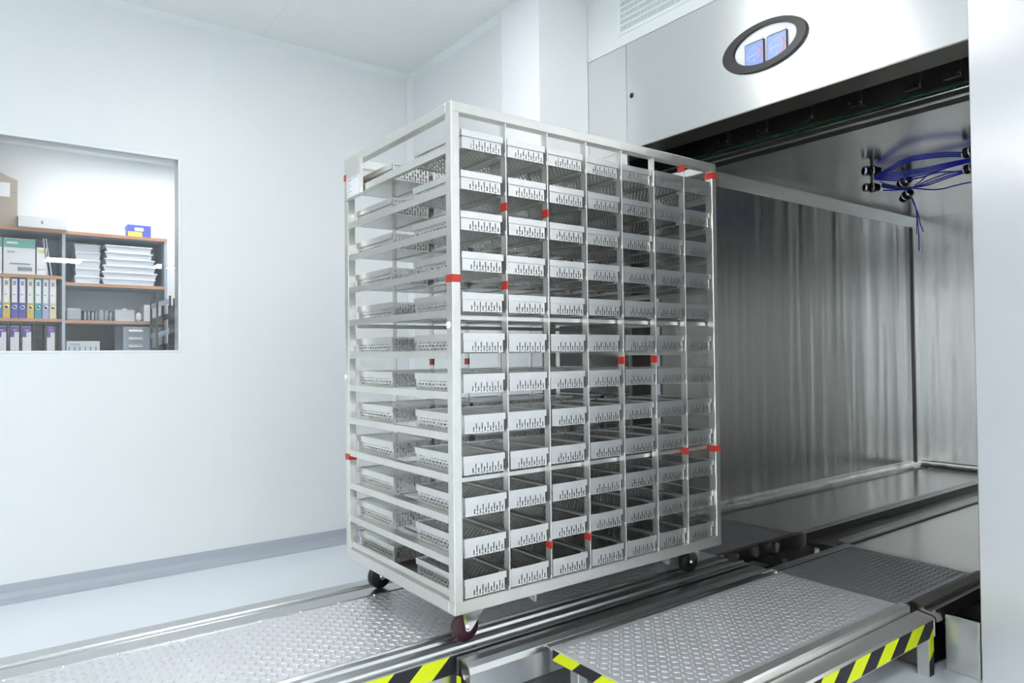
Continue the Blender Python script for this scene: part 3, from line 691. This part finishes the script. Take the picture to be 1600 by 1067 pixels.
item('small_bottle', 'tiny white bottle left of the blue box', 'bottle', 'cap', 193, 196, TZ, 2.055, dep=.015)
z = 1.719
fx = faced(('green_band', 'bgreen', 0, 1, .74, .98), ('printed_mark', 'paper', .1, .45, .84, .9), ('printed_code', 'ink', .45, .9, .1, .2), ('printed_mark', 'ink', .2, .85, .28, .31), ('printed_mark', 'ink', .12, .35, .60, .63))
item('paper_carton', 'white paper carton with green top band, on the upper left shelf', 'box', 'paper', 5, 55, z, z+.222, extra=fx)
item('paper_carton', 'white carton with green band cut by the left picture edge', 'box', 'paper', -46, 3, z, z+.222, extra=fx)
item('narrow_box', 'narrow white box with a small coloured mark, right of the paper carton', 'box', 'paper', 57, 73, z, z+.175, extra=faced(('colour_mark', 'byel', .2, .8, .82, .92), ('base_line', 'ink', .05, .95, .2, .215)))
for k, (a, w1) in enumerate((('left', 74), ('right', 80))):
    r = item('leaning_folder', 'thin grey folder leaning on the upper left shelf, %s of two' % a, 'folder', 'frosted', w1, w1+1.6, z, z+.235, dep=.22, bev=0); r.rotation_euler = (0, -.10-.03*k, 0)
z = 1.445
kinds = [(-21, -9, 'bin_ind', 'indigo', 'cut by the left edge of the photo'), (-8, 3.5, 'bin_blue', 'bright blue', 'leftmost on the binder shelf'), (4, 16, 'bin_yel', 'golden yellow', 'left of the two indigo ones'), (17, 28.5, 'bin_ind', 'indigo', 'right next to the left yellow one'),
         (29.2, 41, 'bin_ind', 'indigo', 'left of the second yellow one'), (42, 53, 'bin_yel', 'golden yellow', 'between indigo and teal'), (53.8, 65.5, 'bin_teal', 'teal', 'right of the second yellow one'),
         (66.3, 76.5, 'bin_lil', 'pale lilac', 'between teal and cream'), (77.3, 88, 'bin_cream', 'pale cream', 'last on the right of the row')]
def spine(x0, x1, y0, z0, z1):
    r = faced(('spine_label', 'paper', .14, .86, .37, .93), ('spine_mark', 'ink', .3, .7, .78, .88), ('spine_line', 'ink', .25, .6, .55, .57))(x0, x1, y0, z0, z1)
    b = MB(); b.lathe([(.0085, .0), (.0085, .0018), (.0125, .0018), (.0125, 0)], ((x0+x1)/2, y0, z0+.068), (0, -1, 0), 'chrome', 16); b.lathe([(.0001, .0016), (.0086, .0016), (.0086, 0)], ((x0+x1)/2, y0, z0+.068), (0, -1, 0), 'black', 16); r.append(('finger_ring', b)); return r
for a, c, mt, nm, wh in kinds:
    item('ring_binder', '%s ring binder, %s' % (nm, wh), 'binder', mt, a, c, z, z+.262, dep=.27, extra=spine, group='ring binders on the left shelf')
z = 1.168
def pspine(x0, x1, y0, z0, z1):
    r = faced(('purple_band', 'purple', .0, 1, .84, .99), ('purple_band', 'purple', .0, .45, .70, .84), ('spine_line', 'paper', .3, .75, .88, .90))(x0, x1, y0, z0, z1)
    b = MB(); b.lathe([(.0001, .002), (.008, .002), (.008, 0)], ((x0+x1)/2, y0, z0+.06), (0, -1, 0), 'chrome', 14); r.append(('finger_ring', b)); return r
for a, c, wh in ((-4, 10, 'leftmost of the lower shelf'), (16, 30, 'second from the left below the shelf'), (35, 49, 'third from the left below the shelf'), (73, 86, 'standing alone right of the black rack')):
    item('magazine_binder', 'white binder with purple top, %s' % wh, 'binder', 'paper', a, c, z, z+.228, y0=SY+.02, dep=.24, extra=pspine, group='white and purple binders')
rk = empty('document_rack', 'black wire document rack around the purple-topped binders', 'rack')
b = MB()
for px in (-6, 12, 32, 51, 70): x = X(px, SY+.03); b.box(x, x+.008, SY+.03, SY+.29, z, z+.245, 'rack')
b.build('divider', rk)
b = MB(); b.box(X(-6), X(73), SY+.03, SY+.3, z+.245, z+.256, 'rack'); b.box(X(-6), X(70), SY+.285, SY+.30, z, z+.245, 'rack'); b.build('frame', rk)
for k in range(4):
    b = MB(); b.box(X(53), X(69), SY+.035, SY+.28, z+.05+k*.05, z+.055+k*.05, 'rack'); b.build('tray', rk)
# stacked frosted containers
z = 1.681
def tub(px0, px1, z, hgt, label, j=0.):
    y0 = SY+.015+j; x0, x1 = X(px0, y0), X(px1, y0); r = empty('plastic_container', label, 'container', ((x0+x1)/2, y0, z), 'stacked plastic containers'); w_ = (x1-x0)/2
    b = MB(); prof = [(-w_*.90, 0), (w_*.90, 0), (w_*.97, hgt*.78), (-w_*.97, hgt*.78)]; b.extrude(prof, 0, .25, 'frosted', axis=1); b.build('tub', r)
    b = MB(); b.box(-w_, w_, -.005, .255, hgt*.79, hgt-.001, 'paper', .002); b.build('lid', r)
zz = z
for k, h_ in enumerate((.052, .052, .054, .050, .052)): tub(116+(k % 2), 157, zz, h_, 'frosted plastic container, left stack on the right shelf, %s from the bottom' % ORD[k], .03); zz += h_
zz = z
for k, (h_, a, c) in enumerate(((.044, 158, 243), (.043, 159, 246), (.043, 160, 244), (.045, 163, 242), (.044, 164, 239), (.044, 164, 238))): tub(a, c, zz, h_, 'wide frosted plastic container, right stack on the right shelf, %s from the bottom' % ORD[k]); zz += h_
# glassware shelf
z = 1.439
item('glass_dish', 'squat clear glass dish at the left of the glassware shelf', 'dish', 'jar', 104, 127, z, z+.078, dep=.12, bev=.008)
for k, (px, rr, hh) in enumerate(((133, .0085, .06), (139, .0085, .062), (145, .0085, .058), (151, .010, .066), (158, .016, .072), (166, .016, .07), (173, .0085, .06))):
    y = SY+.05+.02*(k % 2); x = X(px, y); b = MB()
    b.lathe([(.0001, 0), (rr, 0), (rr, hh*.8), (rr*.8, hh*.86), (rr*.85, hh), (rr*.7, hh), (rr*.7, hh*.1)], (0, 0, 0), (0, 0, 1), 'jar', 14); o = b.build('glass_vial'); o.location = (x, y, z)
    tag(o, 'clear glass vial on the middle right shelf, %s from the left' % ORD[k], 'vial', 'glass vials on the shelf')
bk = empty('lattice_basket', 'small white lattice basket on the middle right shelf', 'basket'); x0, x1 = X(181), X(211)
b = MB()
nn = 9
for i in range(nn+1): x = x0+(x1-x0-.004)*i/nn; b.box(x, x+.004, SY+.03, SY+.033, z, z+.075, 'cap')
for i in range(5): b.box(x0, x1, SY+.029, SY+.034, z+i*.018, z+i*.018+.004, 'cap')
b.box(x0, x1, SY+.036, SY+.16, z, z+.072, 'frosted'); b.build('lattice_body', bk)
b = MB(); b.box((x0+x1)/2-.01, (x0+x1)/2+.014, SY+.05, SY+.09, z+.072, z+.088, 'cap', .002); b.build('knob', bk)
item('white_bag', 'small white folded bag between the basket and the white box', 'bag', 'cap', 213, 222, z, z+.062, dep=.08, bev=.02)
item('white_box', 'upright white box at the right end of the middle right shelf', 'box', 'paper', 225, 252, z, z+.112, dep=.2, extra=faced(('lid_line', 'frosted', 0, 1, .62, .64)))
item('picture_box', 'pale box printed with a row of small dark figures, bottom right shelf', 'box', 'frosted', 104, 156, 1.168, 1.303, y0=SY+.01, dep=.2,
     extra=faced(*[('printed_figure', 'ink', .06+.16*i, .10+.16*i, .50, .74) for i in range(6)], ('printed_mark', 'ink', .1, .4, .84, .87)))
# black tray rack at the right edge of the window
kr = empty('black_tray_rack', 'black rack of sloping trays standing beside the shelves at the window edge', 'rack')
ry = 3.15; xa, xb, xc = X(246, ry), X(266, ry), X(283, ry)
b = MB()
for x in (xa, xb, xc): b.box(x-.006, x+.006, ry, ry+.014, 0, 1.60 if x != xc else 1.58, 'rack')
for x in (xa, xc): b.box(x-.006, x+.006, ry+.22, ry+.234, 0, 1.6, 'rack')
b.build('rack_frame', kr)
for k in range(11):
    zk = .52+k*.10; b = MB(); b.add([(xa, ry+.005, zk), (xb, ry+.005, zk+.03), (xb, ry+.23, zk+.03), (xa, ry+.23, zk), (xa, ry+.005, zk+.035), (xb, ry+.005, zk+.065), (xb, ry+.23, zk+.065), (xa, ry+.23, zk+.035)],
                                 [(3,2,1,0),(0,1,5,4),(1,2,6,5),(2,3,7,6),(3,0,4,7),(4,5,6,7)], 'rack' if k % 2 else 'base'); b.build('sloping_tray', kr)
b = MB(); b.box(xb+.008, xc-.008, ry+.1, ry+.12, .3, 1.54, 'rack'); b.build('back_mesh', kr)
